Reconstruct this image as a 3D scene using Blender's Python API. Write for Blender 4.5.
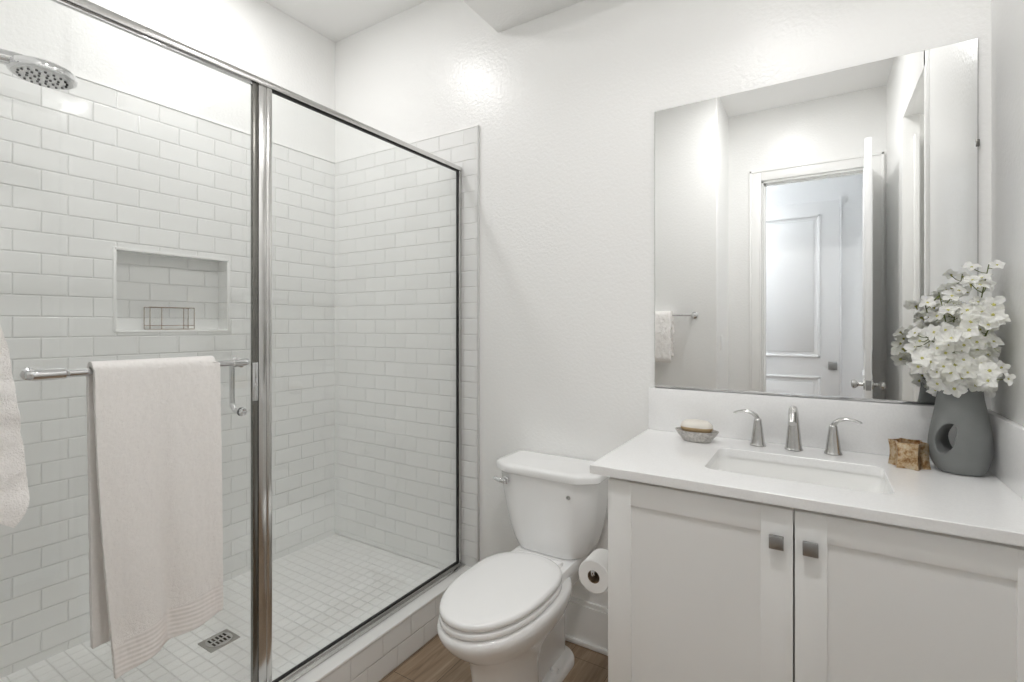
import bpy, bmesh, math, random
from mathutils import Vector, Matrix, noise
random.seed(7)
PI = math.pi
for o in list(bpy.data.objects): bpy.data.objects.remove(o)
scn = bpy.context.scene
COL = scn.collection

# ------------------------------------------------------------------ camera, world, exposure, lights
CAM_H, CAM_Y, FPX, YAW, VH = 1.355, -1.95, 492.8, 31.774, 325.8
cd = bpy.data.cameras.new('camera'); cam = bpy.data.objects.new('camera', cd); COL.objects.link(cam)
cd.sensor_width = 36.0; cd.lens = 36.0*FPX/1024; cd.shift_y = -(341-VH)/1024; cd.clip_start = .02
cam.location = (0, CAM_Y, CAM_H); cam.rotation_euler = (PI/2, 0, math.radians(YAW))
scn.camera = cam
w = bpy.data.worlds.new('world'); scn.world = w; w.use_nodes = True
w.node_tree.nodes['Background'].inputs[0].default_value = (.9, .93, 1, 1)
w.node_tree.nodes['Background'].inputs[1].default_value = .3
vs = scn.view_settings; vs.view_transform = 'Standard'; vs.look = 'None'; vs.gamma = 1; vs.use_curve_mapping = False
vs.exposure = 0.22
scn.render.film_transparent = False
cy = scn.cycles; cy.max_bounces = 20; cy.diffuse_bounces = 16; cy.glossy_bounces = 8; cy.transmission_bounces = 8; cy.transparent_max_bounces = 16; cy.caustics_reflective = False; cy.caustics_refractive = False
CEIL = 3.05
# (x, y, power, colour) of the recessed ceiling lamps; the last is added to light the side opening's jamb
LAMPS = [(-1.975, -.823, 7.0, (1, .99, .98)), (.0, -.52, 3.2, (1, .99, .98)), (-.20, -1.50, 10.3, (1, .99, .98)), (-1.45, -2.75, 11.5, (.98, .99, 1)), (.78, -1.25, 2.5, (1, .99, .98))]

# ------------------------------------------------------------------ helpers
def tag(o, label=None, cat=None, group=None, kind=None):
    if label: o['label'] = label
    if cat: o['category'] = cat
    if group: o['group'] = group
    if kind: o['kind'] = kind
    return o
def empty(name, loc, label=None, cat=None, group=None, kind=None, rz=0):
    o = bpy.data.objects.new(name, None); COL.objects.link(o); o.location = loc; o.rotation_euler = (0, 0, rz)
    o.empty_display_size = .05
    return tag(o, label, cat, group, kind)

class MB:
    """collects shapes in world coordinates (or local ones) for ONE mesh object"""
    def __init__(s): s.bm = bmesh.new(); s.mi = 0
    def _merge(s, t, mat=None):
        if mat: bmesh.ops.transform(t, matrix=mat, verts=t.verts)
        m = bpy.data.meshes.new('tmp'); t.to_mesh(m); t.free()
        n = len(s.bm.faces); s.bm.from_mesh(m); bpy.data.meshes.remove(m)
        s.bm.faces.ensure_lookup_table()
        for f in s.bm.faces[n:]: f.material_index = s.mi
        return s
    def box(s, x0, x1, y0, y1, z0, z1, bev=0, seg=2, mat=None):
        t = bmesh.new(); bmesh.ops.create_cube(t, size=1)
        bmesh.ops.transform(t, matrix=Matrix.Translation(((x0+x1)/2, (y0+y1)/2, (z0+z1)/2)) @ Matrix.Diagonal((abs(x1-x0), abs(y1-y0), abs(z1-z0), 1)), verts=t.verts)
        if bev: bmesh.ops.bevel(t, geom=list(t.edges), offset=bev, segments=seg, affect='EDGES', profile=.5)
        return s._merge(t, mat)
    def lathe(s, prof, c=(0, 0, 0), n=32, axis='z', mat=None):
        """prof: list of (r, h)"""
        t = bmesh.new(); rings = []
        for r, h in prof:
            if r < 1e-6: rings.append([t.verts.new((0, 0, h))])
            else: rings.append([t.verts.new((r*math.cos(2*PI*i/n), r*math.sin(2*PI*i/n), h)) for i in range(n)])
        for a, b in zip(rings, rings[1:]):
            for i in range(n):
                j = (i+1) % n
                if len(a) == 1 and len(b) == 1: continue
                if len(a) == 1: t.faces.new((a[0], b[j], b[i]))
                elif len(b) == 1: t.faces.new((a[i], a[j], b[0]))
                else: t.faces.new((a[i], a[j], b[j], b[i]))
        if len(rings[0]) > 1: t.faces.new(rings[0][::-1])
        if len(rings[-1]) > 1: t.faces.new(rings[-1])
        bmesh.ops.recalc_face_normals(t, faces=t.faces)
        R = {'z': Matrix.Identity(4), 'x': Matrix.Rotation(PI/2, 4, 'Y'), 'y': Matrix.Rotation(-PI/2, 4, 'X')}[axis]
        m = Matrix.Translation(c) @ R
        return s._merge(t, (mat @ m) if mat else m)
    def loft(s, secs, cap=True, mat=None):
        """secs: list of equally long closed rings of points"""
        t = bmesh.new(); R = [[t.verts.new(p) for p in sec] for sec in secs]; n = len(R[0])
        for a, b in zip(R, R[1:]):
            for i in range(n):
                j = (i+1) % n; t.faces.new((a[i], a[j], b[j], b[i]))
        if cap: t.faces.new(R[0][::-1]); t.faces.new(R[-1])
        bmesh.ops.recalc_face_normals(t, faces=t.faces)
        return s._merge(t, mat)
    def tube(s, pts, r, n=12, closed=False, mat=None):
        pts = [Vector(p) for p in pts]; m = len(pts)
        rs = r if isinstance(r, (list, tuple)) else [r]*m
        secs = []; prev = None
        for i, p in enumerate(pts):
            if closed: d = (pts[(i+1) % m]-pts[i-1])
            else: d = pts[min(i+1, m-1)]-pts[max(i-1, 0)]
            d.normalize()
            if prev is None:
                up = Vector((0, 0, 1)) if abs(d.z) < .9 else Vector((1, 0, 0)); a = d.cross(up).normalized()
            else: a = (prev - d*prev.dot(d)).normalized()
            prev = a; b = d.cross(a)
            secs.append([p + (a*math.cos(2*PI*k/n)+b*math.sin(2*PI*k/n))*rs[i] for k in range(n)])
        if closed: secs.append(secs[0]); return s.loft(secs, cap=False, mat=mat)
        return s.loft(secs, mat=mat)
    def grid(s, fn, nu, nv):
        t = bmesh.new(); V = [[t.verts.new(fn(i/nu, j/nv)) for j in range(nv+1)] for i in range(nu+1)]
        for i in range(nu):
            for j in range(nv): t.faces.new((V[i][j], V[i+1][j], V[i+1][j+1], V[i][j+1]))
        return s._merge(t)
    def build(s, name, mats, parent=None, origin=None, smooth=35, flat=False):
        me = bpy.data.meshes.new(name)
        if origin is None:
            if parent is None and len(s.bm.verts):
                xs = [v.co for v in s.bm.verts]
                origin = Vector(((min(v.x for v in xs)+max(v.x for v in xs))/2, (min(v.y for v in xs)+max(v.y for v in xs))/2, min(v.z for v in xs)))
            elif parent is not None: origin = world_loc(parent)
            else: origin = Vector((0, 0, 0))
        bmesh.ops.translate(s.bm, vec=-Vector(origin), verts=s.bm.verts)
        s.bm.to_mesh(me); s.bm.free()
        for m in (mats if isinstance(mats, (list, tuple)) else [mats]): me.materials.append(m)
        if not flat:
            me.shade_smooth(); me.set_sharp_from_angle(angle=math.radians(smooth))
        o = bpy.data.objects.new(name, me); COL.objects.link(o)
        if parent is not None: o.parent = parent; o.location = Vector(origin)-world_loc(parent)
        else: o.location = origin
        return o
def world_loc(o):
    v = Vector(o.location)
    while o.parent: o = o.parent; v += Vector(o.location)
    return v
def rrect(x0, x1, y0, y1, r, n=6):
    pts = []
    for cx, cy, a0 in ((x1-r, y1-r, 0), (x0+r, y1-r, 90), (x0+r, y0+r, 180), (x1-r, y0+r, 270)):
        for k in range(n+1):
            a = math.radians(a0+90*k/n); pts.append((cx+r*math.cos(a), cy+r*math.sin(a)))
    return pts
def chaikin(p, it=3, closed=True):
    for _ in range(it):
        q = []
        for i in range(len(p)):
            a = Vector(p[i]); b = Vector(p[(i+1) % len(p)])
            q += [a*.75+b*.25, a*.25+b*.75]
        p = q
    return p
def catmull(P, k=6):
    P = [Vector(p) for p in P]; out = []
    for i in range(len(P)-1):
        a, b, c, d = P[max(i-1, 0)], P[i], P[i+1], P[min(i+2, len(P)-1)]
        for j in range(k):
            t = j/k
            out.append(.5*((2*b)+(c-a)*t+(2*a-5*b+4*c-d)*t*t+(-a+3*b-3*c+d)*t**3))
    return out+[P[-1]]

# ------------------------------------------------------------------ materials
def mat(name, col=(.8, .8, .8), rough=.5, metal=0, spec=.5, **kw):
    m = bpy.data.materials.new(name); m.use_nodes = True; b = m.node_tree.nodes['Principled BSDF']
    b.inputs['Base Color'].default_value = (*col, 1); b.inputs['Roughness'].default_value = rough
    b.inputs['Metallic'].default_value = metal; b.inputs['Specular IOR Level'].default_value = spec
    for k, v in kw.items(): b.inputs[k].default_value = v
    return m
def N(m, t, **kw):
    n = m.node_tree.nodes.new(t)
    for k, v in kw.items(): setattr(n, k, v)
    return n
def L(m, a, b): m.node_tree.links.new(a, b)
def bsdf(m): return m.node_tree.nodes['Principled BSDF']
def add_bump(m, height, dist, strength=1.0, normal=None):
    b = N(m, 'ShaderNodeBump'); b.inputs['Distance'].default_value = dist; b.inputs['Strength'].default_value = strength
    L(m, height, b.inputs['Height'])
    if normal: L(m, normal, b.inputs['Normal'])
    L(m, b.outputs[0], bsdf(m).inputs['Normal']); return b
def geo_pos(m): return N(m, 'ShaderNodeNewGeometry').outputs['Position']
def noise_tex(m, scale, detail=2, vec=None, rough=.5):
    n = N(m, 'ShaderNodeTexNoise'); n.inputs['Scale'].default_value = scale; n.inputs['Detail'].default_value = detail; n.inputs['Roughness'].default_value = rough
    L(m, vec if vec else geo_pos(m), n.inputs['Vector']); return n
def ramp(m, fac, stops):
    r = N(m, 'ShaderNodeValToRGB'); e = r.color_ramp.elements
    while len(e) < len(stops): e.new(.5)
    for el, (p, c) in zip(e, stops): el.position = p; el.color = (*c, 1)
    L(m, fac, r.inputs[0]); return r

def wall_paint(name, col, rough=.42, bump=.0011):
    m = mat(name, col, rough, spec=.5)
    n = noise_tex(m, 75, 2); add_bump(m, n.outputs['Fac'], bump, .55); return m
M_WALL = wall_paint('painted_plaster', (.87, .87, .862), .31, .0024)
M_CEIL = wall_paint('ceiling_paint', (.86, .86, .855), .7)
M_HALL = wall_paint('hall_paint', (.87, .88, .89), .6)
M_TRIM = mat('trim_paint', (.88, .88, .87), .32)
M_DOOR = mat('door_paint', (.88, .885, .89), .35)
def tile(name, plane, du, dv, w=.1545, h=.0778, off=.5, mortar=.0017, col=(.85, .853, .845), grout=(.60, .60, .59), rough=.1):
    m = mat(name, col, rough, spec=.5)
    sp = N(m, 'ShaderNodeSeparateXYZ'); L(m, geo_pos(m), sp.inputs[0])
    cb = N(m, 'ShaderNodeCombineXYZ')
    for k, (ax, d) in enumerate(zip(plane, (du, dv))):
        a = N(m, 'ShaderNodeMath', operation='ADD'); a.inputs[1].default_value = d
        L(m, sp.outputs[ax], a.inputs[0]); L(m, a.outputs[0], cb.inputs[k])
    br = N(m, 'ShaderNodeTexBrick', offset=off, offset_frequency=2, squash=1)
    br.inputs['Scale'].default_value = 1; br.inputs['Brick Width'].default_value = w; br.inputs['Row Height'].default_value = h
    br.inputs['Mortar Size'].default_value = mortar; br.inputs['Mortar Smooth'].default_value = .25
    br.inputs['Color1'].default_value = (*col, 1); br.inputs['Color2'].default_value = (*[c*.965 for c in col], 1); br.inputs['Mortar'].default_value = (*grout, 1)
    br.inputs['Bias'].default_value = 0
    L(m, cb.outputs[0], br.inputs['Vector']); L(m, br.outputs['Color'], bsdf(m).inputs['Base Color'])
    inv = N(m, 'ShaderNodeMath', operation='SUBTRACT'); inv.inputs[0].default_value = 1; L(m, br.outputs['Fac'], inv.inputs[1])
    # soft pillowed edge of every tile: a second, wider mortar
    b2 = N(m, 'ShaderNodeTexBrick', offset=off, offset_frequency=2, squash=1)
    for k in ('Scale', 'Brick Width', 'Row Height'): b2.inputs[k].default_value = br.inputs[k].default_value
    b2.inputs['Mortar Size'].default_value = mortar*3.2; b2.inputs['Mortar Smooth'].default_value = 1.0; L(m, cb.outputs[0], b2.inputs['Vector'])
    i2 = N(m, 'ShaderNodeMath', operation='MULTIPLY_ADD'); L(m, b2.outputs['Fac'], i2.inputs[0]); i2.inputs[1].default_value = -.8; L(m, inv.outputs[0], i2.inputs[2])
    nz = noise_tex(m, 9, 1); i3 = N(m, 'ShaderNodeMath', operation='MULTIPLY_ADD'); L(m, nz.outputs['Fac'], i3.inputs[0]); i3.inputs[1].default_value = .9; L(m, i2.outputs[0], i3.inputs[2])
    add_bump(m, i3.outputs[0], .0014, 1.0)
    rr = N(m, 'ShaderNodeMath', operation='MULTIPLY_ADD'); L(m, br.outputs['Fac'], rr.inputs[0]); rr.inputs[1].default_value = .5; rr.inputs[2].default_value = rough; L(m, rr.outputs[0], bsdf(m).inputs['Roughness'])
    return m
TT = 2.323                                       # top of the wall tiles
ZV = -TT+40*.0778
M_TL = tile('subway_tile_left', ('Y', 'Z'), 1.394+.1545*20, ZV, grout=(.75, .75, .74))
M_TB = tile('subway_tile_back', ('X', 'Z'), 1.641+.1545*20, ZV, grout=(.79, .79, .78))
M_TC = tile('curb_tile', ('Y', 'Z'), .60+.1545*20, -.163+.0815*10, h=.0815, grout=(.72, .72, .71))
M_MOS = tile('mosaic_tile', ('X', 'Y'), 10.01, 10.02, w=.0525, h=.0525, off=0, mortar=.0018, col=(.87, .87, .86), grout=(.76, .755, .74), rough=.35)
M_SLAB = mat('curb_top_stone', (.87, .87, .86), .25)
def metal(name, col, rough, bump=0):
    m = mat(name, col, rough, 1)
    return m
M_CHROME = metal('chrome', (.72, .72, .73), .07)
M_NICKEL = metal('brushed_nickel', (.60, .595, .585), .24)
M_FRAME = metal('bright_anodised_frame', (.66, .655, .645), .17)
M_KNOB = metal('satin_nickel', (.42, .42, .42), .33)
M_BLACK = mat('black_gasket', (.012, .012, .012), .5)
M_DARKM = metal('dark_anodised_metal', (.22, .215, .20), .25)
M_MIRROR = metal('mirror_silver', (.90, .905, .90), 0.0)
M_MEDGE = mat('mirror_edge', (.16, .17, .16), .3)
M_PORC = mat('porcelain', (.88, .88, .88), .07, spec=.55)
M_SEAT = mat('seat_plastic', (.90, .90, .90), .13, spec=.5)
M_CAB = mat('cabinet_paint', (.855, .855, .845), .38)
M_QUARTZ = mat('white_quartz', (.83, .83, .83), .16)
n = noise_tex(M_QUARTZ, 160, 3); r = ramp(M_QUARTZ, n.outputs['Fac'], [(.3, (.86, .86, .86)), (.6, (.89, .89, .89))]); L(M_QUARTZ, r.outputs[0], bsdf(M_QUARTZ).inputs['Base Color'])
M_BASIN = mat('basin_porcelain', (.88, .88, .87), .08)
M_VASE = mat('grey_ceramic', (.105, .11, .11), .62, spec=.35)
n = noise_tex(M_VASE, 220, 3); add_bump(M_VASE, n.outputs['Fac'], .0006, .35)
n2 = noise_tex(M_VASE, 14, 4); r = ramp(M_VASE, n2.outputs['Fac'], [(.3, (.185, .192, .19)), (.7, (.22, .228, .225))]); L(M_VASE, r.outputs[0], bsdf(M_VASE).inputs['Base Color'])
M_PETAL = mat('white_petal', (.95, .95, .93), .6, spec=.2)
bsdf(M_PETAL).inputs['Subsurface Weight'].default_value = .15; bsdf(M_PETAL).inputs['Subsurface Radius'].default_value = (.01, .01, .008)
nt_ = M_PETAL.node_tree; tl = N(M_PETAL, 'ShaderNodeBsdfTranslucent'); tl.inputs[0].default_value = (.95, .95, .90, 1)
mxp = N(M_PETAL, 'ShaderNodeMixShader'); mxp.inputs[0].default_value = .30; L(M_PETAL, bsdf(M_PETAL).outputs[0], mxp.inputs[1]); L(M_PETAL, tl.outputs[0], mxp.inputs[2]); L(M_PETAL, mxp.outputs[0], nt_.nodes['Material Output'].inputs[0])
M_FCENT = mat('flower_centre', (.50, .48, .12), .6)
M_STEM = mat('green_stem', (.13, .16, .045), .6)
M_PAPER = mat('tissue_paper', (.86, .85, .84), .9, spec=.1)
n = noise_tex(M_PAPER, 300, 2); add_bump(M_PAPER, n.outputs['Fac'], .0008, .5)
M_CARD = mat('cardboard', (.22, .15, .09), .85)
M_DRAIN = metal('drain_steel', (.45, .44, .42), .3)
M_DARK = mat('dark_void', (.01, .01, .01), .8)
def towel_mat(name, col):
    m = mat(name, col, .95, spec=.08)
    bsdf(m).inputs['Sheen Weight'].default_value = .35; bsdf(m).inputs['Sheen Roughness'].default_value = .5
    n = noise_tex(m, 520, 3, rough=.7); n2 = noise_tex(m, 130, 2)
    a = N(m, 'ShaderNodeMath', operation='ADD'); L(m, n.outputs['Fac'], a.inputs[0]); L(m, n2.outputs['Fac'], a.inputs[1])
    add_bump(m, a.outputs[0], .0022, .6)
    r = ramp(m, n2.outputs['Fac'], [(.25, tuple(c*.975 for c in col)), (.75, tuple(min(1, c*1.02) for c in col))]); L(m, r.outputs[0], bsdf(m).inputs['Base Color'])
    return m
M_TOWEL = towel_mat('cream_terry', (.92, .895, .875))
M_TBAND = mat('towel_band_weave', (.89, .86, .84), .85, spec=.1)
sp = N(M_TBAND, 'ShaderNodeSeparateXYZ'); L(M_TBAND, geo_pos(M_TBAND), sp.inputs[0])
wv = N(M_TBAND, 'ShaderNodeTexWave', wave_type='BANDS', bands_direction='Z'); wv.inputs['Scale'].default_value = 28; L(M_TBAND, geo_pos(M_TBAND), wv.inputs['Vector']); add_bump(M_TBAND, wv.outputs['Fac'], .0015, .45)
# glass: clear pane, reflection grows towards grazing angles (same from both sides)
def glass(name, tint=(.982, .988, .985), base=.04):
    m = bpy.data.materials.new(name); m.use_nodes = True; nt = m.node_tree; nt.nodes.clear()
    out = N(m, 'ShaderNodeOutputMaterial'); mix = N(m, 'ShaderNodeMixShader'); tr = N(m, 'ShaderNodeBsdfTransparent'); gl = N(m, 'ShaderNodeBsdfGlossy')
    tr.inputs[0].default_value = (*tint, 1); gl.inputs['Roughness'].default_value = 0.0; gl.inputs[0].default_value = (1, 1, 1, 1)
    lw = N(m, 'ShaderNodeLayerWeight'); lw.inputs['Blend'].default_value = .5
    p = N(m, 'ShaderNodeMath', operation='POWER'); p.inputs[1].default_value = 5; L(m, lw.outputs['Facing'], p.inputs[0])
    a = N(m, 'ShaderNodeMath', operation='MULTIPLY_ADD'); a.inputs[1].default_value = 1-base; a.inputs[2].default_value = base; L(m, p.outputs[0], a.inputs[0])
    L(m, a.outputs[0], mix.inputs[0]); L(m, tr.outputs[0], mix.inputs[1]); L(m, gl.outputs[0], mix.inputs[2]); L(m, mix.outputs[0], out.inputs[0])
    return m
M_GLASS = glass('clear_glass')
M_LED = bpy.data.materials.new('lamp_lens'); M_LED.use_nodes = True
bsdf(M_LED).inputs['Emission Color'].default_value = (1, .97, .92, 1); bsdf(M_LED).inputs['Emission Strength'].default_value = 6
# vinyl plank floor, boards run away from the viewer along y
M_WOOD = mat('vinyl_plank', (.3, .2, .12), .42)
sp = N(M_WOOD, 'ShaderNodeSeparateXYZ'); L(M_WOOD, geo_pos(M_WOOD), sp.inputs[0])
cb = N(M_WOOD, 'ShaderNodeCombineXYZ')
for k, (ax, d) in enumerate((('Y', 12.3), ('X', 10.05))):
    a = N(M_WOOD, 'ShaderNodeMath', operation='ADD'); a.inputs[1].default_value = d; L(M_WOOD, sp.outputs[ax], a.inputs[0]); L(M_WOOD, a.outputs[0], cb.inputs[k])
br = N(M_WOOD, 'ShaderNodeTexBrick', offset=.37, offset_frequency=2)
for k, v in (('Scale', 1), ('Brick Width', 1.22), ('Row Height', .18), ('Mortar Size', .0012), ('Mortar Smooth', .3), ('Bias', 0)): br.inputs[k].default_value = v
br.inputs['Color1'].default_value = (.2, .2, .2, 1); br.inputs['Color2'].default_value = (.8, .8, .8, 1); br.inputs['Mortar'].default_value = (0, 0, 0, 1)
L(M_WOOD, cb.outputs[0], br.inputs['Vector'])
mp = N(M_WOOD, 'ShaderNodeMapping'); mp.inputs['Scale'].default_value = (26, 2.0, 1); L(M_WOOD, geo_pos(M_WOOD), mp.inputs['Vector'])
ns = noise_tex(M_WOOD, 1.0, 6, mp.outputs[0], .6); ns.inputs['Distortion'].default_value = 1.4
mx = N(M_WOOD, 'ShaderNodeMath', operation='MULTIPLY_ADD'); L(M_WOOD, br.outputs['Color'], mx.inputs[0]); mx.inputs[1].default_value = .22; L(M_WOOD, ns.outputs['Fac'], mx.inputs[2])
rp = ramp(M_WOOD, mx.outputs[0], [(.30, (.13, .088, .056)), (.55, (.27, .19, .125)), (.85, (.43, .325, .225))])
mm = N(M_WOOD, 'ShaderNodeMix', data_type='RGBA'); L(M_WOOD, br.outputs['Fac'], mm.inputs[0]); L(M_WOOD, rp.outputs[0], mm.inputs[6]); mm.inputs[7].default_value = (.06, .04, .025, 1)
L(M_WOOD, mm.outputs[2], bsdf(M_WOOD).inputs['Base Color']); add_bump(M_WOOD, ns.outputs['Fac'], .0008, .4)

# ------------------------------------------------------------------ room dimensions
XL, XR, XR2 = -2.445, .429, .415
YB, YM, YF, YH = 0, -1.86, -2.41, -3.15          # back wall, towel wall, door wall, far hall wall
XA = -.615                                        # left side of the door alcove
XG = -1.507                                       # plane of the shower glass
ZS = .113                                         # shower floor
XC = -1.419                                       # outer face of the curb
XT = -1.396                                       # right edge of the back wall tiles
def struct(name, mb, m, parent=None, **k):
    o = mb.build(name, m, parent, **k)
    if parent is None: o['kind'] = 'structure'
    return o
def walls():
    struct('floor', MB().box(XC-.02, .75, -3.3, .0, -.05, 0), M_WOOD)
    struct('ceiling', MB().box(-2.6, .95, -3.3, .12, CEIL, CEIL+.08), M_CEIL)
    struct('wall_back', MB().box(-2.6, .6, 0, .12, -.05, CEIL), M_WALL)
    # right wall of the vanity with a doorless opening further on
    struct('wall_right', MB().box(XR, XR+.2, -.94, 0, -.05, CEIL, .004)
           .box(XR2, XR+.2, -1.62, -.94, 2.54, CEIL).box(XR2, XR+.2, YF, -1.62, -.05, CEIL)
           .box(XR2, XR+.02, -.985, -.93, -.05, CEIL, .012, 4), M_WALL)
    struct('wall_closet', MB().box(.92, .98, -1.9, -.7, -.05, CEIL).box(XR+.2, .92, -.75, -.70, -.05, CEIL).box(XR+.2, .92, -1.9, -1.85, -.05, CEIL), M_WALL)
    struct('floor_closet', MB().box(.42, .95, -1.9, -.7, -.05, 0), M_WOOD)
    # the wall with the hand towel, left of the door alcove, and the alcove's left side
    struct('wall_front', MB().box(-2.6, XA, YM-.10, YM, -.05, CEIL, .006, 3).box(XA-.12, XA, YF, YM-.05, -.05, CEIL), M_WALL)
    # wall with the entry door opening
    ox0, ox1, oz = -.375, .316, 2.495
    struct('wall_door', MB().box(XA-.12, ox0, YF-.12, YF, -.05, CEIL).box(ox1, XR+.2, YF-.12, YF, -.05, CEIL).box(ox0, ox1, YF-.12, YF, oz, CEIL), M_WALL)
    struct('wall_hall', MB().box(-1.8, 1.2, YH-.1, YH, -.05, CEIL).box(-1.8, -1.7, YH, YF, -.05, CEIL).box(1.1, 1.2, YH, YF, -.05, CEIL)
           .box(-1.8, XA-.12, YF-.14, YF-.10, -.05, CEIL).box(XR+.2, 1.2, YF-.14, YF-.10, -.05, CEIL), M_HALL)
    struct('ceiling_hall', MB().box(-1.8, 1.2, YH-.1, YF-.02, CEIL-.005, CEIL+.06), M_CEIL)
    struct('floor_hall', MB().box(-1.8, 1.2, YH-.1, YF-.02, -.05, .001), M_WOOD)
    # casing of the entry door
    def casing(x0, x1, z, y, s, w=.085, t=.018):
        c = MB()
        c.box(x0-w, x0, y, y+s*t, 0, z+w, .004).box(x1, x1+w, y, y+s*t, 0, z+w, .004).box(x0, x1, y, y+s*t, z, z+w, .004)
        c.box(x0-w, x0-w+.018, y+s*t, y+s*(t+.008), 0, z+w, .003).box(x1+w-.018, x1+w, y+s*t, y+s*(t+.008), 0, z+w, .003).box(x0-w, x1+w, y+s*t, y+s*(t+.008), z+w-.018, z+w, .003)
        c.box(x0-.012, x0, y, y+s*(t+.004), 0, z, .003)
        return c
    c = casing(ox0, ox1, oz, YF, 1)
    c.box(ox0, ox0+.015, YF-.12, YF, 0, oz).box(ox1-.015, ox1, YF-.12, YF, 0, oz).box(ox0, ox1, YF-.12, YF, oz-.015, oz)
    c.box(ox0+.015, ox0+.027, YF-.075, YF-.04, 0, oz-.015).box(ox0, ox1, YF-.075, YF-.04, oz-.027, oz-.015)
    struct('trim_1', c, M_TRIM)
    hc = MB(); hx0, hx1, hz = -.66, .165, 2.455
    hc.box(hx0-.08, hx0, YH, YH+.018, 0, hz+.08, .004).box(hx1, hx1+.012, YH, YH+.022, 0, hz+.01, .003)
    struct('trim_2', hc, M_DOOR)
    # lining inside the side opening: door stops and white board, shown in the mirror
    t = MB()
    t.box(XR2-.004, XR+.06, -1.62, -1.605, 0, 2.54, .002).box(XR+.03, XR+.05, -1.605, -1.55, 0, 2.42, .003).box(XR+.075, XR+.105, -1.60, -1.545, 0, 2.44, .004)
    t.box(XR+.10, XR+.13, -1.605, -.945, 0, 2.44, .004).box(XR+.09, XR+.10, -1.43, -1.40, 0, 2.44, .003)
    struct('trim_3', t, M_TRIM)
    # baseboards with quarter round
    def base(name, x0, x1, y0, y1, ax):
        b = MB()
        b.box(x0, x1, y0, y1, 0, .165, .0)
        if ax == 'x': b.box(x0, x1, y0+.004, y1, .165, .185, .003).box(x0, x1, y0-.014, y0, 0, .022, .006, 4)
        else: b.box(x0, x1-.004, y0, y1, .165, .185, .003).box(x1, x1+.014, y0, y1, 0, .022, .006, 4)
        struct(name, b, M_TRIM)
    base('baseboard_back', XC+.02, -.54, -.014, 0, 'x')
    # soffit: dropped box against the back wall
    struct('soffit', MB().box(-1.286, XR, -.307, 0, 2.742, CEIL, .003), M_WALL)
walls()
def shower_shell():
    struct('floor_shower', MB().box(XL-.02, XG-.02, YM, 0, .0, ZS), M_MOS)
    struct('shower_curb', MB().box(XG-.034, XC, YM, 0, -.02, .163), M_TC)
    struct('trim_4', MB().box(XG-.036, XC+.004, YM, -.0, .163, .176, .004, 3), M_SLAB)
    # left wall: plaster above, tiles below with the niche
    ny0, ny1, nz0, nz1, nd = -1.090, -.635, 1.332, 1.672, .09
    w = MB(); X0 = XL-.15
    w.box(X0, XL-.008, YM-.1, .12, TT-.01, CEIL)
    struct('wall_left', w, M_WALL)
    t = MB()
    t.box(X0, XL, YM, ny0, 0, TT, 0).box(X0, XL, ny1, 0, 0, TT).box(X0, XL, ny0, ny1, 0, nz0).box(X0, XL, ny0, ny1, nz1, TT)
    t.box(X0, XL-nd, ny0, ny1, nz0, nz1)
    bmesh.ops.remove_doubles(t.bm, verts=t.bm.verts, dist=1e-5)
    struct('wall_tiles_left', t, M_TL, flat=True)
    b = MB(); b.box(XL, XT, -.008, 0, .12, TT)
    struct('wall_tiles_back', b, M_TB, flat=True)
    b = MB(); b.box(XL, XG+.06, YM, YM+.008, .12, TT)
    struct('wall_tiles_front', b, M_TB, flat=True)
    # metal edge strip of the back tiles and thin top strips
    e = MB(); e.box(XT-.002, XT+.004, -.013, 0, .177, TT+.003, .0015)
    struct('trim_5', e, mat('edge_strip_grey', (.60, .60, .59), .4), flat=False)
    f = MB(); k = .012
    f.box(XL-.01, XL+.004, ny0-k+.004, ny0+.004, nz0-.004, nz1+.006, .002).box(XL-.01, XL+.004, ny1-.004, ny1+k-.004, nz0-.004, nz1+.006, .002)
    f.box(XL-nd, XL+.004, ny0-.004, ny1+.004, nz0-.006, nz0+.004, .002).box(XL-.01, XL+.004, ny0-.004, ny1+.004, nz1-.004, nz1+k-.004, .002)
    struct('trim_6', f, M_SLAB)
    g = MB(); g.box(XL, XT, -.0105, -.007, TT-.001, TT+.004, .001).box(XL-.001, XL+.0035, YM, 0, TT-.001, TT+.004, .001)
    struct('trim_7', g, M_SLAB)
shower_shell()

# ------------------------------------------------------------------ ceiling lamps
LAMP_L = ['recessed ceiling lamp over the middle of the shower', 'recessed ceiling lamp in front of the vanity soffit', 'recessed ceiling lamp above the door alcove', 'recessed ceiling lamp in the hall beyond the doorway', 'added unseen lamp in the closet, brightening the jamb of the side opening']
for i, (x, y, p, c) in enumerate(LAMPS):
    t = empty('ceiling_lamp', (x, y, CEIL), LAMP_L[i], 'lamp', 'recessed ceiling lamps')
    MB().lathe([(.095, 0), (.095, -.006), (.088, -.010), (.078, -.010), (.074, -.004)], (x, y, CEIL)).build('trim_ring', M_TRIM, t)
    MB().lathe([(.074, -.003), (.074, -.006), (0, -.006)], (x, y, CEIL)).build('lens', M_LED, t)
    ld = bpy.data.lights.new('lamp_light', 'AREA'); ld.shape = 'DISK'; ld.size = .15; ld.energy = p; ld.color = c
    lo = bpy.data.objects.new('lamp_light', ld); COL.objects.link(lo); lo.parent = t; lo.location = (0, 0, -.016)

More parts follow.
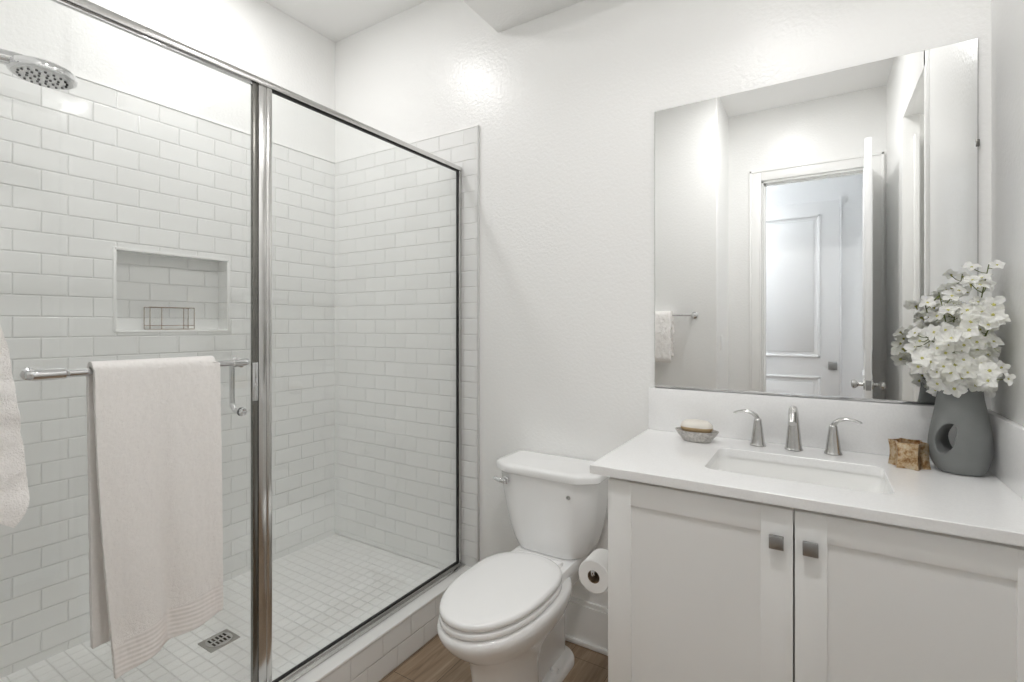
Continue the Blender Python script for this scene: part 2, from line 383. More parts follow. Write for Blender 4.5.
# ------------------------------------------------------------------ doors (seen in the mirror)
def panel_door(x0, x1, y0, y1, z0, z1, panels):
    """door lying in an x plane or y plane; panels in the long direction"""
    d = MB(); d.box(x0, x1, y0, y1, z0, z1, .002)
    return d
def entry_door():
    x0, x1, y0, y1 = .282, .317, YF+.02, YF+.695
    r = empty('door_1', (x1, y0, 0), kind='structure')
    MB().box(x0, x1, y0, y1, .01, 2.49, .002).build('door_leaf', M_DOOR, r)
    p = MB()
    for (a, b) in ((.14, 1.05), (1.20, 2.33)):
        for xx, s in ((x0, -1), (x1, 1)):
            w = .02; q0, q1 = y0+.115, y1-.115
            e = xx+s*.007
            lo, hi = min(xx, e), max(xx, e)
            p.box(lo, hi, q0, q0+w, a, b, .003).box(lo, hi, q1-w, q1, a, b, .003).box(lo, hi, q0+w, q1-w, a, a+w, .003).box(lo, hi, q0+w, q1-w, b-w, b, .003)
    p.build('panel_moulding', M_DOOR, r)
    zk, yk = .995, y1-.062
    for s, xx in ((-1, x0), (1, x1)):
        k = MB(); k.lathe([(.033, 0), (.033, .006), (.012, .010), (.010, .030), (.020, .038), (.027, .050), (.027, .060), (.018, .068), (0, .070)], (0, 0, 0), 24,
                          mat=Matrix.Translation((xx, yk, zk)) @ Matrix.Rotation(s*PI/2, 4, 'Y'))
        k.build('door_knob', M_NICKEL, r)
    MB().box(x0+.004, x1-.004, y1-.001, y1+.003, zk-.030, zk+.030, .001).box(x0+.011, x1-.011, y1+.002, y1+.010, zk-.010, zk+.010, .002).build('latch_plate', M_KNOB, r)
    for z in (.25, 1.2, 2.2):
        MB().lathe([(.007, -.05), (.007, .05)], (x1+.004, y0-.004, z), 12).build('hinge', M_NICKEL, r)
    r.rotation_euler = (0, 0, math.radians(3.2))
entry_door()
def hall_door():
    x0, x1, z1 = -.66, .160, 2.44; y0, y1 = YH, YH+.012
    r = empty('door_2', ((x0+x1)/2, YH, 0), kind='structure')
    MB().box(x0, x1, y0, y1, .01, z1, .002).build('door_leaf', M_DOOR, r)
    p = MB()
    for (a, b) in ((.14, .91), (1.075, 2.33)):
        w = .022; q0, q1 = x0+.135, x1-.135
        p.box(q0, q0+w, y1, y1+.012, a, b, .005).box(q1-w, q1, y1, y1+.012, a, b, .005).box(q0, q1, y1, y1+.012, a, a+w, .005).box(q0, q1, y1, y1+.012, b-w, b, .005)
        p.box(q0+.05, q1-.05, y1, y1+.006, a+.05, b-.05, .005)
    p.build('panel_moulding', M_DOOR, r)
    k = MB(); k.box(.082, .146, y1, y1+.008, .975, 1.045, .002); k.lathe([(.012, 0), (.012, .02), (.022, .03), (.024, .045), (0, .048)], (0, 0, 0), 20, mat=Matrix.Translation((.114, y1+.006, 1.010)) @ Matrix.Rotation(-PI/2, 4, 'X'))
    k.build('door_knob', M_KNOB, r)
    MB().box(x0-.006, x0+.006, y1, y1+.006, .86, .96, .001).build('hinge', M_KNOB, r)
hall_door()
sw = empty('light_switch', (XA, -2.05, 1.18), 'white wall switch plate on the alcove side beside the doorway', 'switch')
MB().box(XA, XA+.006, -2.085, -2.015, 1.17, 1.285, .002).build('switch_plate', M_TRIM, sw)
MB().box(XA+.005, XA+.009, -2.067, -2.033, 1.195, 1.26, .0015).build('rocker', M_TRIM, sw)

# ------------------------------------------------------------------ mirror
mx0, mx1, mz0, mz1 = -.542, .399, 1.118, 2.196
mr = empty('wall_mirror', ((mx0+mx1)/2, -.003, mz0), 'large frameless rectangular mirror on the wall above the vanity', 'mirror')
MB().box(mx0, mx1, -.0075, -.0045, mz0, mz1).build('mirror_pane', M_MIRROR, mr, flat=True)
MB().box(mx0-.0015, mx1+.0015, -.0045, -.0005, mz0-.0015, mz1+.0015).build('backing', M_MEDGE, mr, flat=True)
MB().box(mx1-.004, mx1+.004, -.011, -.001, 1.88, 1.90, .001).build('mirror_clip', M_DARKM, mr)
MB().box(mx0, mx1, -.012, -.001, mz0-.004, mz0+.004, .001).build('bottom_channel', M_CHROME, mr)

# ------------------------------------------------------------------ shower enclosure
def enclosure():
    yp0, yp1 = -1.049, -1.005                     # post
    ztop = 2.119
    e = empty('shower_screen', (XG, -.5, .176), 'fixed glass shower panel with chrome header rail and post, on the tiled curb', 'shower screen')
    # header: rounded channel
    prof = [(-.014, 0), (-.015, .012), (-.012, .020), (-.005, .024), (.005, .024), (.012, .020), (.015, .012), (.014, 0)]
    MB().loft([[(XG+a, y, ztop+b) for a, b in prof] for y in (YM+.008, -.008)]).build('header_rail', M_FRAME, e, smooth=50)
    MB().box(XG-.007, XG+.009, yp0, yp1, .185, ztop, .002).box(XG+.007, XG+.0115, yp1-.018, yp1, .185, ztop, .002).build('post', M_FRAME, e)
    MB().box(XG-.009, XG+.011, -.026, -.008, .185, ztop, .002).build('wall_jamb', M_FRAME, e)
    MB().box(XG-.012, XG+.036, YM+.008, -.008, .176, .183, .002).box(XG-.009, XG+.011, yp1, -.01, .181, .190, .002).build('sill_track', M_FRAME, e)
    g = MB(); zb, zt = .190, ztop-.0
    g.box(XG-.005, XG+.006, yp1, -.026, zb, zb+.005).box(XG-.005, XG+.006, yp1, -.026, zt-.005, zt).box(XG-.005, XG+.006, -.032, -.026, zb, zt).build('gasket', M_BLACK, e)
    MB().box(XG-.003, XG+.003, yp1+.002, -.026, zb+.002, zt-.002).build('glass_pane', M_GLASS, e, flat=True)
    # hinged door, from the post towards the camera
    yd0, yd1 = -1.845, -1.051
    d = empty('shower_door', (XG, yd0, .186), 'hinged clear glass shower door nearest the camera, carrying a towel bar', 'shower door')
    MB().box(XG-.003, XG+.003, yd0, yd1-.008, .200, 2.114).build('glass_pane', M_GLASS, d, flat=True)
    MB().box(XG-.006, XG+.008, yd1-.016, yd1, .196, 2.118, .0015).build('door_stile', M_DARKM, d)
    MB().box(XG+.008, XG+.012, yd1-.018, yd1-.002, 1.120, 1.240, .001).build('latch_strip', M_CHROME, d)
    MB().box(XG-.008, XG+.008, yd0, yd1-.02, .193, .204, .002).build('bottom_sweep', M_DARKM, d)
    MB().box(XG-.006, XG+.006, yd0, yd1, 2.110, 2.117, .001).build('top_strip', M_CHROME, d)
    # towel bar with rounded ends outside, pull handle inside
    bx, bz, ya, yb = XG+.055, 1.247, -1.582, -1.120
    b = MB(); b.tube([(bx, ya+.02, bz), (bx, yb-.01, bz)], .0085, 20)
    tb = b.build('towel_bar', M_CHROME, d)
    for y, s in ((ya, -1), (yb, 1)):
        c = MB(); y2 = y-s*.055 if s < 0 else y-s*.02
        a0 = [(0, -.018), (.007, -.0165), (.0115, -.011), (.013, 0), (.013, .048), (.010, .052), (.0085, .056)]
        if s < 0: c.lathe(a0, (bx, y, bz), 20, 'y')
        else: c.lathe([(r_*.82, -h_*.7) for r_, h_ in a0], (bx, y, bz), 20, 'y')
        c.lathe([(.014, 0), (.014, .005), (.009, .008), (.009, .051)], (0, 0, 0), 20, mat=Matrix.Translation((XG+.003, y, bz)) @ Matrix.Rotation(PI/2, 4, 'Y'))
        c.build('bar_mount', M_CHROME, tb)
    hx = XG-.055; hy = -1.097; zt_, zb_ = 1.235, 1.090
    pts = [(XG-.003, hy, zt_), (hx+.02, hy, zt_), (hx+.006, hy, zt_-.006), (hx, hy, zt_-.02), (hx, hy, zb_+.03), (hx+.006, hy, zb_+.012), (hx+.022, hy, zb_+.001), (XG-.003, hy, zb_)]
    h = MB(); h.tube(catmull(pts, 5), .0085, 16)
    h.lathe([(.012, 0), (.012, .004), (.010, .007), (0, .008)], (0, 0, 0), 20, mat=Matrix.Translation((XG+.003, hy, zb_)) @ Matrix.Rotation(PI/2, 4, 'Y'))
    h.lathe([(.0135, 0), (.0135, .004), (.009, .006)], (0, 0, 0), 20, mat=Matrix.Translation((XG-.003, hy, zb_)) @ Matrix.Rotation(-PI/2, 4, 'Y'))
    h.build('pull_handle', M_CHROME, d)
enclosure()

# ------------------------------------------------------------------ towels
def bath_towel():
    bx, bz = XG+.055, 1.247
    r0 = .0175
    zf, zb = .550, .585
    # path (x, z, which side) over the bar
    path = []
    nf = 60
    for i in range(nf+1):
        t = i/nf; z = zf+(bz-.004-zf)*t; path.append((bx+r0+.010*(1-t)**1.2, z, 0, 1-t))
    for i in range(1, 12): a = PI*i/12; path.append((bx+r0*math.cos(a), bz+r0*math.sin(a), .5, 0))
    for i in range(nf+1):
        t = i/nf; path.append((bx-r0-.004*t, bz-.004-(bz-.004-zb)*t, 1, t))
    n = len(path)-1
    def fn(u, v):
        i = u*n; k = min(int(i), n-1); f = i-k; a, b = path[k], path[k+1]
        x, z, side, h = [a[j]*(1-f)+b[j]*f for j in range(4)]
        # v: 0 left .. 1 right
        if side < .5: yl, yr = -1.486+.034*h**1.6, -1.203+.0*h
        else: yl, yr = -1.488+.010*h, -1.215
        y = yl+(yr-yl)*v
        if side < .5:
            z += -.032*h**6*(1-v)+.012*h**6*v
            x += h*.013*math.exp(-((v-.18)/.18)**2) + h*.012*math.exp(-((v-.82)/.2)**2) - h**.7*.013*math.exp(-((v-.47)/.09)**2)
            x += h*.004*math.sin(v*16+z*5)
            e = min(v, 1-v); x += 0
        else: x += -h*.003*math.sin(v*9)
        x += .0008*noise.noise(Vector((v*22, z*30, side*5)))+.0007*noise.noise(Vector((v*70, z*95, side*5)))
        return (x, y, z)
    t = MB(); t.grid(fn, 230, 80)
    # woven band near the front hem
    t.bm.faces.ensure_lookup_table()
    for f in t.bm.faces:
        c = f.calc_center_median()
        if c.x > bx and c.z < zf+.068+(-.022+.044*(c.y+1.44)/.24)*1: f.material_index = 1
    o = t.build('bath_towel', [M_TOWEL, M_TBAND], smooth=180)
    s = o.modifiers.new('thick', 'SOLIDIFY'); s.thickness = .013; s.offset = 0
    b = o.modifiers.new('round', 'BEVEL'); b.width = .0045; b.segments = 3; b.limit_method = 'ANGLE'; b.angle_limit = 1.0
    tag(o, 'cream terry bath towel with ribbed hem hanging over the shower door bar', 'towel')
bath_towel()
def hand_towel():
    by, bz = YM+.047, 1.432
    r0 = .014; ztop = bz
    bar = empty('towel_rail', (-.76, YM, bz), 'chrome wall towel rail with round end plate beside the door alcove', 'towel rail')
    MB().tube([(-1.235, by, bz), (-.768, by, bz)], .006, 14).build('bar', M_CHROME, bar)
    for x in (-.768, -1.235):
        MB().lathe([(.024, 0), (.024, .006), (.016, .010), (.010, .020), (.010, .036), (.014, .040), (.014, .056), (0, .060)], (0, 0, 0), 24,
                   mat=Matrix.Translation((x, YM, bz)) @ Matrix.Rotation(-PI/2, 4, 'X')).build('rail_mount', M_CHROME, bar)
    zf, zb = 1.096, 1.13
    r0 = .027
    path = []
    for i in range(41):
        t = i/40; path.append((by+r0, zf+(bz-.012-zf)*t, 0, 1-t))
    for i in range(1, 10): a = PI*i/10; path.append((by+r0*math.cos(a), bz-.012+r0*math.sin(a), .5, 0))
    for i in range(41):
        t = i/40; path.append((by-r0, bz-.012-(bz-.012-zb)*t, 1, t))
    n = len(path)-1
    def fn(u, v):
        i = u*n; k = min(int(i), n-1); f = i-k; a, b = path[k], path[k+1]
        y, z, side, h = [a[j]*(1-f)+b[j]*f for j in range(4)]
        xr, xl = -.918, -1.155
        x = xr+(xl-xr)*v
        if side < .5:
            y += min(1, h*3)*.014+h*.030*(1-.5*v)+h*.004*math.sin(v*15+.6)-.016*max(0, h-.90)*10*max(0, h-.90)*10
            x += .006*h*(1-v)
        y += .003*noise.noise(Vector((v*12, z*26, side*4)))+.0025*noise.noise(Vector((v*30, z*60, side*3)))
        x += .003*noise.noise(Vector((z*40, 3, side*3)))
        return (x, y, z)
    t = MB(); t.grid(fn, 110, 60)
    o = t.build('hand_towel', M_TOWEL, smooth=180)
    s = o.modifiers.new('thick', 'SOLIDIFY'); s.thickness = .036; s.offset = 0
    b = o.modifiers.new('round', 'BEVEL'); b.width = .014; b.segments = 4; b.limit_method = 'ANGLE'; b.angle_limit = 1.0
    tag(o, 'fluffy white hand towel folded over the chrome wall towel rail', 'towel')
hand_towel()

# ------------------------------------------------------------------ shower head, drain, soap basket
def shower_head():
    c = Vector((-2.0, -1.428, 2.108))
    r = empty('hand_shower', c, 'round chrome hand shower head with dark nozzles on a wall arm', 'shower head')
    tilt = Matrix.Translation(c) @ Matrix.Scale(1.08, 4) @ Matrix.Rotation(math.radians(-2), 4, 'X')
    MB().lathe([(.066, 0), (.072, .004), (.074, .012), (.070, .024), (.052, .034), (.026, .042), (0, .046)], (0, 0, 0), 48, mat=tilt).build('head_shell', M_CHROME, r)
    f = MB().lathe([(0, -.001), (.064, -.001), (.066, .002)], (0, 0, 0), 48, mat=tilt).build('spray_face', metal('spray_plate', (.62, .62, .62), .3), r)
    nz = MB(); pts = []
    for ring, cnt, rad in ((1, 6, .016), (2, 12, .033), (3, 18, .051)):
        for k in range(cnt): a = 2*PI*k/cnt+ring*.3; pts.append((rad*math.cos(a), rad*math.sin(a)))
    for px, py in pts: nz.lathe([(.0032, 0), (.0028, -.0035), (0, -.0038)], (px, py, -.001), 8, mat=tilt)
    nz.build('nozzles', M_BLACK, f)
    # arched handle that runs back from the head towards the wall
    pts = catmull([(-2.0, -1.392, 2.134), (-2.0, -1.46, 2.138), (-2.0, -1.55, 2.126), (-2.0, -1.63, 2.098)], 8)
    rr = [.013+.008*math.sin(PI*i/(len(pts)-1)) for i in range(len(pts))]
    MB().tube(pts, rr, 20).build('handle', M_CHROME, r)
    MB().tube(catmull([(-2.0, -1.63, 2.098), (-2.0, -1.67, 2.125), (-2.0, -1.75, 2.16), (-2.0, YM+.01, 2.16)], 8), .0105, 16).lathe([(.03, 0), (.03, .006), (.012, .014)], (0, 0, 0), 24, mat=Matrix.Translation((-2.0, YM+.008, 2.16)) @ Matrix.Rotation(-PI/2, 4, 'X')).build('wall_arm', M_CHROME, r)
    MB().lathe([(0, -.03), (.016, -.028), (.02, -.015), (.02, .012), (.014, .024), (0, .026)], (-2.0, -1.545, 2.078), 24).tube([(-2.0, -1.545, 2.08), (-2.0, -1.61, 2.10)], .012, 14).build('swivel_bracket', M_CHROME, r)
shower_head()
def drain():
    x0, x1, y0, y1 = -2.055, -1.955, -.962, -.850; z = ZS
    d = empty('floor_drain', ((x0+x1)/2, (y0+y1)/2, z), 'square steel floor drain with slotted round grate in the shower floor', 'drain')
    MB().box(x0, x1, y0, y1, z-.004, z+.003, .001).build('drain_plate', M_DRAIN, d)
    cx, cy = (x0+x1)/2, (y0+y1)/2
    g = MB().lathe([(.046, 0), (.046, .0015), (.043, .002), (0, .002)], (cx, cy, z+.003), 40).build('grate', M_NICKEL, d)
    s = MB()
    for j in range(-1, 2, 2):
        for i in range(5): s.box(cx+j*.016-.0105, cx+j*.016+.0105, cy+(i-2)*.0142-.0036, cy+(i-2)*.0142+.0036, z+.0045, z+.0055, 0)
    s.build('slots', M_DARK, g)
drain()
def soap_basket():
    x0, x1, y0, y1, z0, z1 = XL-.078, XL-.022, -.957, -.778, 1.338, 1.437
    b = empty('soap_basket', ((x0+x1)/2, (y0+y1)/2, z0), 'small chrome wire and clear glass soap basket in the tiled shower niche', 'basket')
    w = MB(); r = .0017
    for z in (z0+.002, z0+.018, z1):
        w.tube([(x0, y0, z), (x1, y0, z), (x1, y1, z), (x0, y1, z)], r, 8, closed=True)
    for y in (y0, y0+.045, y1-.045, y1):
        w.tube([(x1, y, z0+.002), (x1, y, z1)], r, 8)
    for y in (y0, y1): w.tube([(x0, y, z0+.002), (x0, y, z1)], r, 8)
    w.build('wire_frame', metal('copper_wire', (.46, .36, .28), .25), b)
    MB().box(x1-.003, x1-.001, y0, y1, z0+.018, z1).build('glass_sides', glass('basket_glass', (.985, .985, .985), .03), b, flat=True)
    MB().box(x0+.002, x1-.002, y0+.002, y1-.002, z0+.002, z0+.006, .001).build('base_tray', M_SLAB, b)
soap_basket()

# ------------------------------------------------------------------ toilet
def toilet():
    cx = -.929
    T = empty('toilet', (cx, -.38, 0), 'white two-piece elongated toilet with closed lid standing beside the shower curb', 'toilet')
    def round_poly(P, r, n=5):
        out = []; P = [Vector(p) for p in P]; m = len(P)
        for i in range(m):
            p, a, b = P[i], P[i-1], P[(i+1) % m]
            da, db = (a-p), (b-p); ra = min(r, da.length*.45); rb = min(r, db.length*.45)
            A = p+da.normalized()*ra; B = p+db.normalized()*rb
            for k in range(n+1):
                t = k/n; out.append(A*(1-t)**2+p*2*t*(1-t)+B*t*t)
        return out
    def tank_ring(hw, yf, yb, z, fl=.66, ch=.050, r=.03):
        p = [(-hw, yb), (-hw, yf+ch), (-hw*fl, yf), (hw*fl, yf), (hw, yf+ch), (hw, yb)]
        return round_poly([(cx+a, b, z) for a, b in p], r)
    secs = [tank_ring(*q) for q in ((.125, -.195, -.055, .437), (.148, -.205, -.045, .440), (.160, -.211, -.038, .448), (.173, -.218, -.030, .48), (.187, -.226, -.026, .53), (.201, -.234, -.024, .60), (.212, -.242, -.022, .68), (.219, -.246, -.020, .757))]
    MB().loft(secs).build('tank', M_PORC, T, smooth=40)
    secs = [tank_ring(*q, .70, .052, .022) for q in ((.222, -.249, -.018, .755), (.229, -.257, -.014, .757), (.233, -.261, -.012, .762), (.233, -.261, -.012, .781), (.230, -.258, -.013, .787), (.222, -.250, -.018, .7905), (.20, -.23, -.03, .7915))]
    MB().loft(secs).build('tank_lid', M_PORC, T, smooth=40)
    # bowl and pedestal
    def egg(hw, yf, yb, z, n=64, fr=.56, pw=2.25, pb=2.6):
        """front is a long ellipse, back blunter"""
        ym = yb+(yf-yb)*(1-fr); out = []
        for k in range(n):
            a = 2*PI*k/n; s, c = math.sin(a), math.cos(a)
            e = 2/pw if c > 0 else 2/pb
            X = hw*math.copysign(abs(s)**(2/2.15), s)
            Y = (yf-ym)*abs(c)**e if c > 0 else (yb-ym)*abs(c)**e
            out.append((cx+X, ym+Y, z))
        return out
    S = ((.103, -.642, -.36, 0), (.106, -.646, -.357, .010), (.103, -.642, -.358, .05), (.098, -.637, -.360, .11), (.097, -.638, -.36, .17), (.102, -.648, -.34, .215),
         (.120, -.660, -.27, .26), (.150, -.715, -.20, .305), (.170, -.758, -.18, .342), (.180, -.781, -.175, .372), (.182, -.788, -.175, .390), (.179, -.785, -.177, .402), (.170, -.777, -.185, .408))
    b = MB(); b.loft([egg(*s[:3], s[3]) for s in S])
    # rear deck under the tank
    b.loft([[(cx+x, y, z) for x, y in rrect(-h, h, -.36, -.035, .03)] for h, z in ((.085, .30), (.105, .345), (.125, .385), (.133, .405), (.133, .432), (.128, .438))])
    # trapway body and floor flange
    b.loft([[(cx+x, y, z) for x, y in rrect(-h, h, y0, -.09, .05, 8)] for h, y0, z in ((.056, -.42, .0), (.056, -.42, .20), (.07, -.42, .28), (.10, -.42, .34))])
    b.loft([[(cx+x, y, z) for x, y in rrect(-h, h, -.345-d, -.085+d, .075, 10)] for h, d, z in ((.104, 0, 0), (.104, 0, .016), (.099, -.004, .026), (.080, -.03, .034))])
    bw = b.build('bowl', M_PORC, T, smooth=50)
    for s in (-1, 1):
        MB().lathe([(.017, 0), (.017, .008), (.012, .017), (0, .021)], (cx+s*.074, -.26, .028), 20).build('bolt_cap', M_SEAT, T)
    # seat ring and lid
    seat = MB()
    def ringsec(d, z): return egg(.166+d, -.781-d, -.258+d, z, fr=.58, pb=2.9)
    seat.loft([ringsec(-.050, .4135), ringsec(-.002, .4145), ringsec(0, .418), ringsec(0, .430), ringsec(-.003, .4335), ringsec(-.060, .434)])
    seat.build('seat', M_SEAT, T, smooth=60)
    lid = MB()
    lid.loft([ringsec(-.08, .4335), ringsec(-.055, .4335), ringsec(-.055, .4415), ringsec(-.002, .4417), ringsec(0, .444), ringsec(0, .454), ringsec(-.003, .4600), ringsec(-.011, .4635), ringsec(-.04, .4660), ringsec(-.10, .468), ringsec(-.155, .469)])
    lid.build('lid', M_SEAT, T, smooth=60)
    for s in (-1, 1): MB().box(cx+s*.075-.028, cx+s*.075+.028, -.268, -.240, .434, .452, .007, 3).build('hinge', M_SEAT, T)
    fl = MB(); lx, lz = -1.088, .722
    fl.lathe([(.015, 0), (.015, .006), (.011, .010), (.011, .022), (.007, .026), (0, .027)], (0, 0, 0), 24, mat=Matrix.Translation((lx, -.238, lz)) @ Matrix.Rotation(PI/2, 4, 'X'))
    fl.tube(catmull([(lx, -.257, lz), (lx-.022, -.259, lz+.002), (lx-.05, -.252, lz+.004)], 5), [.0095]*5+[.0085]*5+[.0075], 12)
    fl.build('flush_lever', M_CHROME, T)
    MB().lathe([(.0085, 0), (.0085, .003), (.004, .004), (.003, .001), (0, .001)], (0, 0, 0), 20, mat=Matrix.Translation((-.805, -.2435, .700)) @ Matrix.Rotation(PI/2, 4, 'X')).build('tank_button', M_NICKEL, T)
toilet()

# ------------------------------------------------------------------ vanity
CX0, CX1, CF, CZ0, CZ1 = -.520, XR-.003, -.578, .10, .918
def vanity():
    V = empty('vanity_cabinet', ((CX0+CX1)/2, -.29, 0), 'white two-door shaker vanity cabinet against the right wall', 'cabinet')
    b = MB()
    t = .018
    b.box(CX0, CX0+t, CF+.018, -.003, CZ0, CZ1, .001).box(CX1-t, CX1, CF+.018, -.003, CZ0, CZ1).box(CX0+t, CX1-t, CF+.018, -.003, CZ0, CZ0+t)
    b.box(CX0+t, CX1-t, -.012, -.003, CZ0+t, CZ1)
    b.box(CX0+t, CX1-t, CF+.018, CF+.034, CZ1-.05, CZ1).box(CX0+.01, CX1, CF+.08, CF+.095, 0, CZ0).box(CX0+.01, CX0+.028, CF+.095, -.003, 0, CZ0).box(CX1-.018, CX1, CF+.095, -.003, 0, CZ0)
    b.build('carcass', M_CAB, V)
    mid = -.048; g = .0018
    for i, (x0, x1, kx) in enumerate(((CX0, mid-g, -.0845), (mid+g, CX1, -.0135))):
        z0, z1 = CZ0+.006, .908; y0, y1 = CF, CF+.0175; w = .068
        if i == 1: w1 = .085
        else: w1 = .068
        d = MB(); L_, R_ = (x0+w, x1-w-.002) if i == 0 else (x0+.066, x1-w1)
        d.box(x0, L_, y0, y1, z0, z1, .0012).box(R_, x1, y0, y1, z0, z1, .0012).box(L_-.001, R_+.001, y0, y1, z0, z0+w, .0012).box(L_-.001, R_+.001, y0, y1, z1-w+.003, z1, .0012)
        d.box(L_-.004, R_+.004, y0+.008, y1-.001, z0+w-.004, z1-w+.006)
        dr = d.build('door', M_CAB, V)
        k = MB(); k.box(kx-.016, kx+.016, CF-.024, CF-.015, .8135, .8465, .0015).box(kx-.007, kx+.007, CF-.016, CF+.0, .823, .837, .001)
        k.build('square_knob', M_KNOB, dr)
    # countertop with cut-out for the sink
    zt, zb = .948, .922; x0, x1, y0, y1 = -.568, XR-.001, -.600, -.001
    sx0, sx1, sy0, sy1 = -.278, .160, -.462, -.180
    def ring(d, z, r=.035): return [Vector((x, y, z)) for x, y in rrect(sx0-d, sx1+d, sy0-d, sy1+d, r+d, 8)]
    def outer(ins, z):
        inn = rrect(sx0, sx1, sy0, sy1, .035, 8); c = Vector(((sx0+sx1)/2, (sy0+sy1)/2)); out = []
        X0, X1, Y0, Y1 = x0+ins, x1-ins, y0+ins, y1-ins
        corners = {4: (X1, Y1), 13: (X0, Y1), 22: (X0, Y0), 31: (X1, Y0)}
        for i, (px, py) in enumerate(inn):
            q = i//9; m = i % 9
            if i in corners: out.append(Vector((*corners[i], z))); continue
            # project the two straight neighbours onto the slab sides
            if q == 0: p = (X1, sy1+(Y1-sy1)*m/8*2*.5) if m < 4 else (sx1+(X1-sx1)*(8-m)/8, Y1)
            if q == 1: p = (sx0-(sx0-X0)*m/8, Y1) if m < 4 else (X0, sy1+(Y1-sy1)*(8-m)/8)
            if q == 2: p = (X0, sy0-(sy0-Y0)*m/8) if m < 4 else (sx0-(sx0-X0)*(8-m)/8, Y0)
            if q == 3: p = (sx1+(X1-sx1)*m/8, Y0) if m < 4 else (X1, sy0-(sy0-Y0)*(8-m)/8)
            out.append(Vector((*p, z)))
        return out
    c = MB(); e = .002
    c.loft([ring(0, zb), outer(0, zb), outer(0, zt-e), outer(e, zt), ring(e, zt), ring(0, zt-e), ring(0, zb)], cap=False)
    bmesh.ops.remove_doubles(c.bm, verts=c.bm.verts, dist=1e-6)
    o = c.build('countertop', M_QUARTZ, smooth=30); tag(o, 'white quartz countertop slab with a rectangular sink cut-out on the vanity', 'countertop')
    s = MB().box(-.564, XR-.001, -.020, -.001, .9485, 1.112, .002).box(XR-.021, XR-.001, -.598, -.0205, .9485, 1.112, .002)
    tag(s.build('backsplash', M_QUARTZ), 'low white quartz backsplash behind and right of the countertop', 'backsplash')
    # undermount basin
    S = empty('sink', ((sx0+sx1)/2, (sy0+sy1)/2, zb), 'white rectangular undermount sink set into the vanity countertop', 'sink')
    def rg(d, z, r): return [(x, y, z) for x, y in rrect(sx0+d, sx1-d, sy0+d, sy1-d, r, 8)]
    bs = MB()
    bs.loft([rg(-.02, zb-.001, .05), rg(-.004, zb-.001, .038), rg(-.004, zb-.006, .038), rg(.006, zb-.06, .04), rg(.018, zb-.115, .045), rg(.034, zb-.135, .05), rg(.07, zb-.143, .05), rg(.12, zb-.146, .02),
             ], cap=False)
    bm = bs.bm; bmesh.ops.contextual_create(bm, geom=[e for e in bm.edges if e.is_boundary and max(v.co.z for v in e.verts) < zb-.12])
    bo = bs.build('basin', M_BASIN, S, smooth=60)
    so = bo.modifiers.new('thick', 'SOLIDIFY'); so.thickness = .006; so.offset = -1
    MB().lathe([(.022, 0), (.022, .002), (.016, .003), (.014, .001), (0, .001)], ((sx0+sx1)/2, (sy0+sy1)/2+.03, zb-.145), 24).build('sink_drain', M_NICKEL, S)
vanity()
def faucet():
    z = .9485; y = -.085
    F = empty('faucet', (-.066, y, z), 'brushed nickel three-piece faucet between the sink and backsplash', 'faucet')
    s = MB(); xs = -.066
    body = catmull([(.0265, 0), (.0265, .004), (.024, .010), (.020, .05), (.0168, .080), (.0155, .098)], 4)
    s.lathe([(p.x, p.y) for p in [Vector((a[0], a[1])) for a in body]], (xs, y, z), 28)
    pts = catmull([(xs, y, z+.090), (xs, y-.002, z+.112), (xs, y-.014, z+.128), (xs, y-.040, z+.135), (xs, y-.072, z+.124), (xs, y-.094, z+.100)], 7)
    n = len(pts)-1; s.tube(pts, [.0150-.003*i/n for i in range(n+1)], 20)
    s.build('spout', M_NICKEL, F)
    for sx, xx in ((-1, -.172), (1, .043)):
        h = MB(); h.lathe([(p[0], p[1]) for p in catmull([(.0245, 0), (.0245, .004), (.0215, .012), (.0170, .045), (.0125, .080), (.0115, .088), (.0085, .092)], 4)], (xx, y, z), 28)
        ho = h.build('handle_base', M_NICKEL, F)
        hn = h = MB()
        P = [(xx, y, z+.086), (xx+sx*.006, y, z+.101), (xx+sx*.024, y-.002, z+.112), (xx+sx*.046, y-.004, z+.114), (xx+sx*.075, y-.006, z+.106)]
        pts = catmull(P, 6); n = len(pts)-1; secs = []
        for i, p in enumerate(pts):
            d = (pts[min(i+1, n)]-pts[max(i-1, 0)]).normalized(); side = Vector((0, 1, 0)); up = side.cross(d)
            t = i/n; wv_ = .0085+.003*math.sin(PI*min(1, t*1.1)); th = .0085*(1-t)+.0032*t
            if i == n: wv_ *= .5; th *= .5
            secs.append([p+side*wv_*math.cos(2*PI*k/16)+up*th*math.sin(2*PI*k/16) for k in range(16)])
        h.loft(secs).build('lever', M_NICKEL, ho)
faucet()

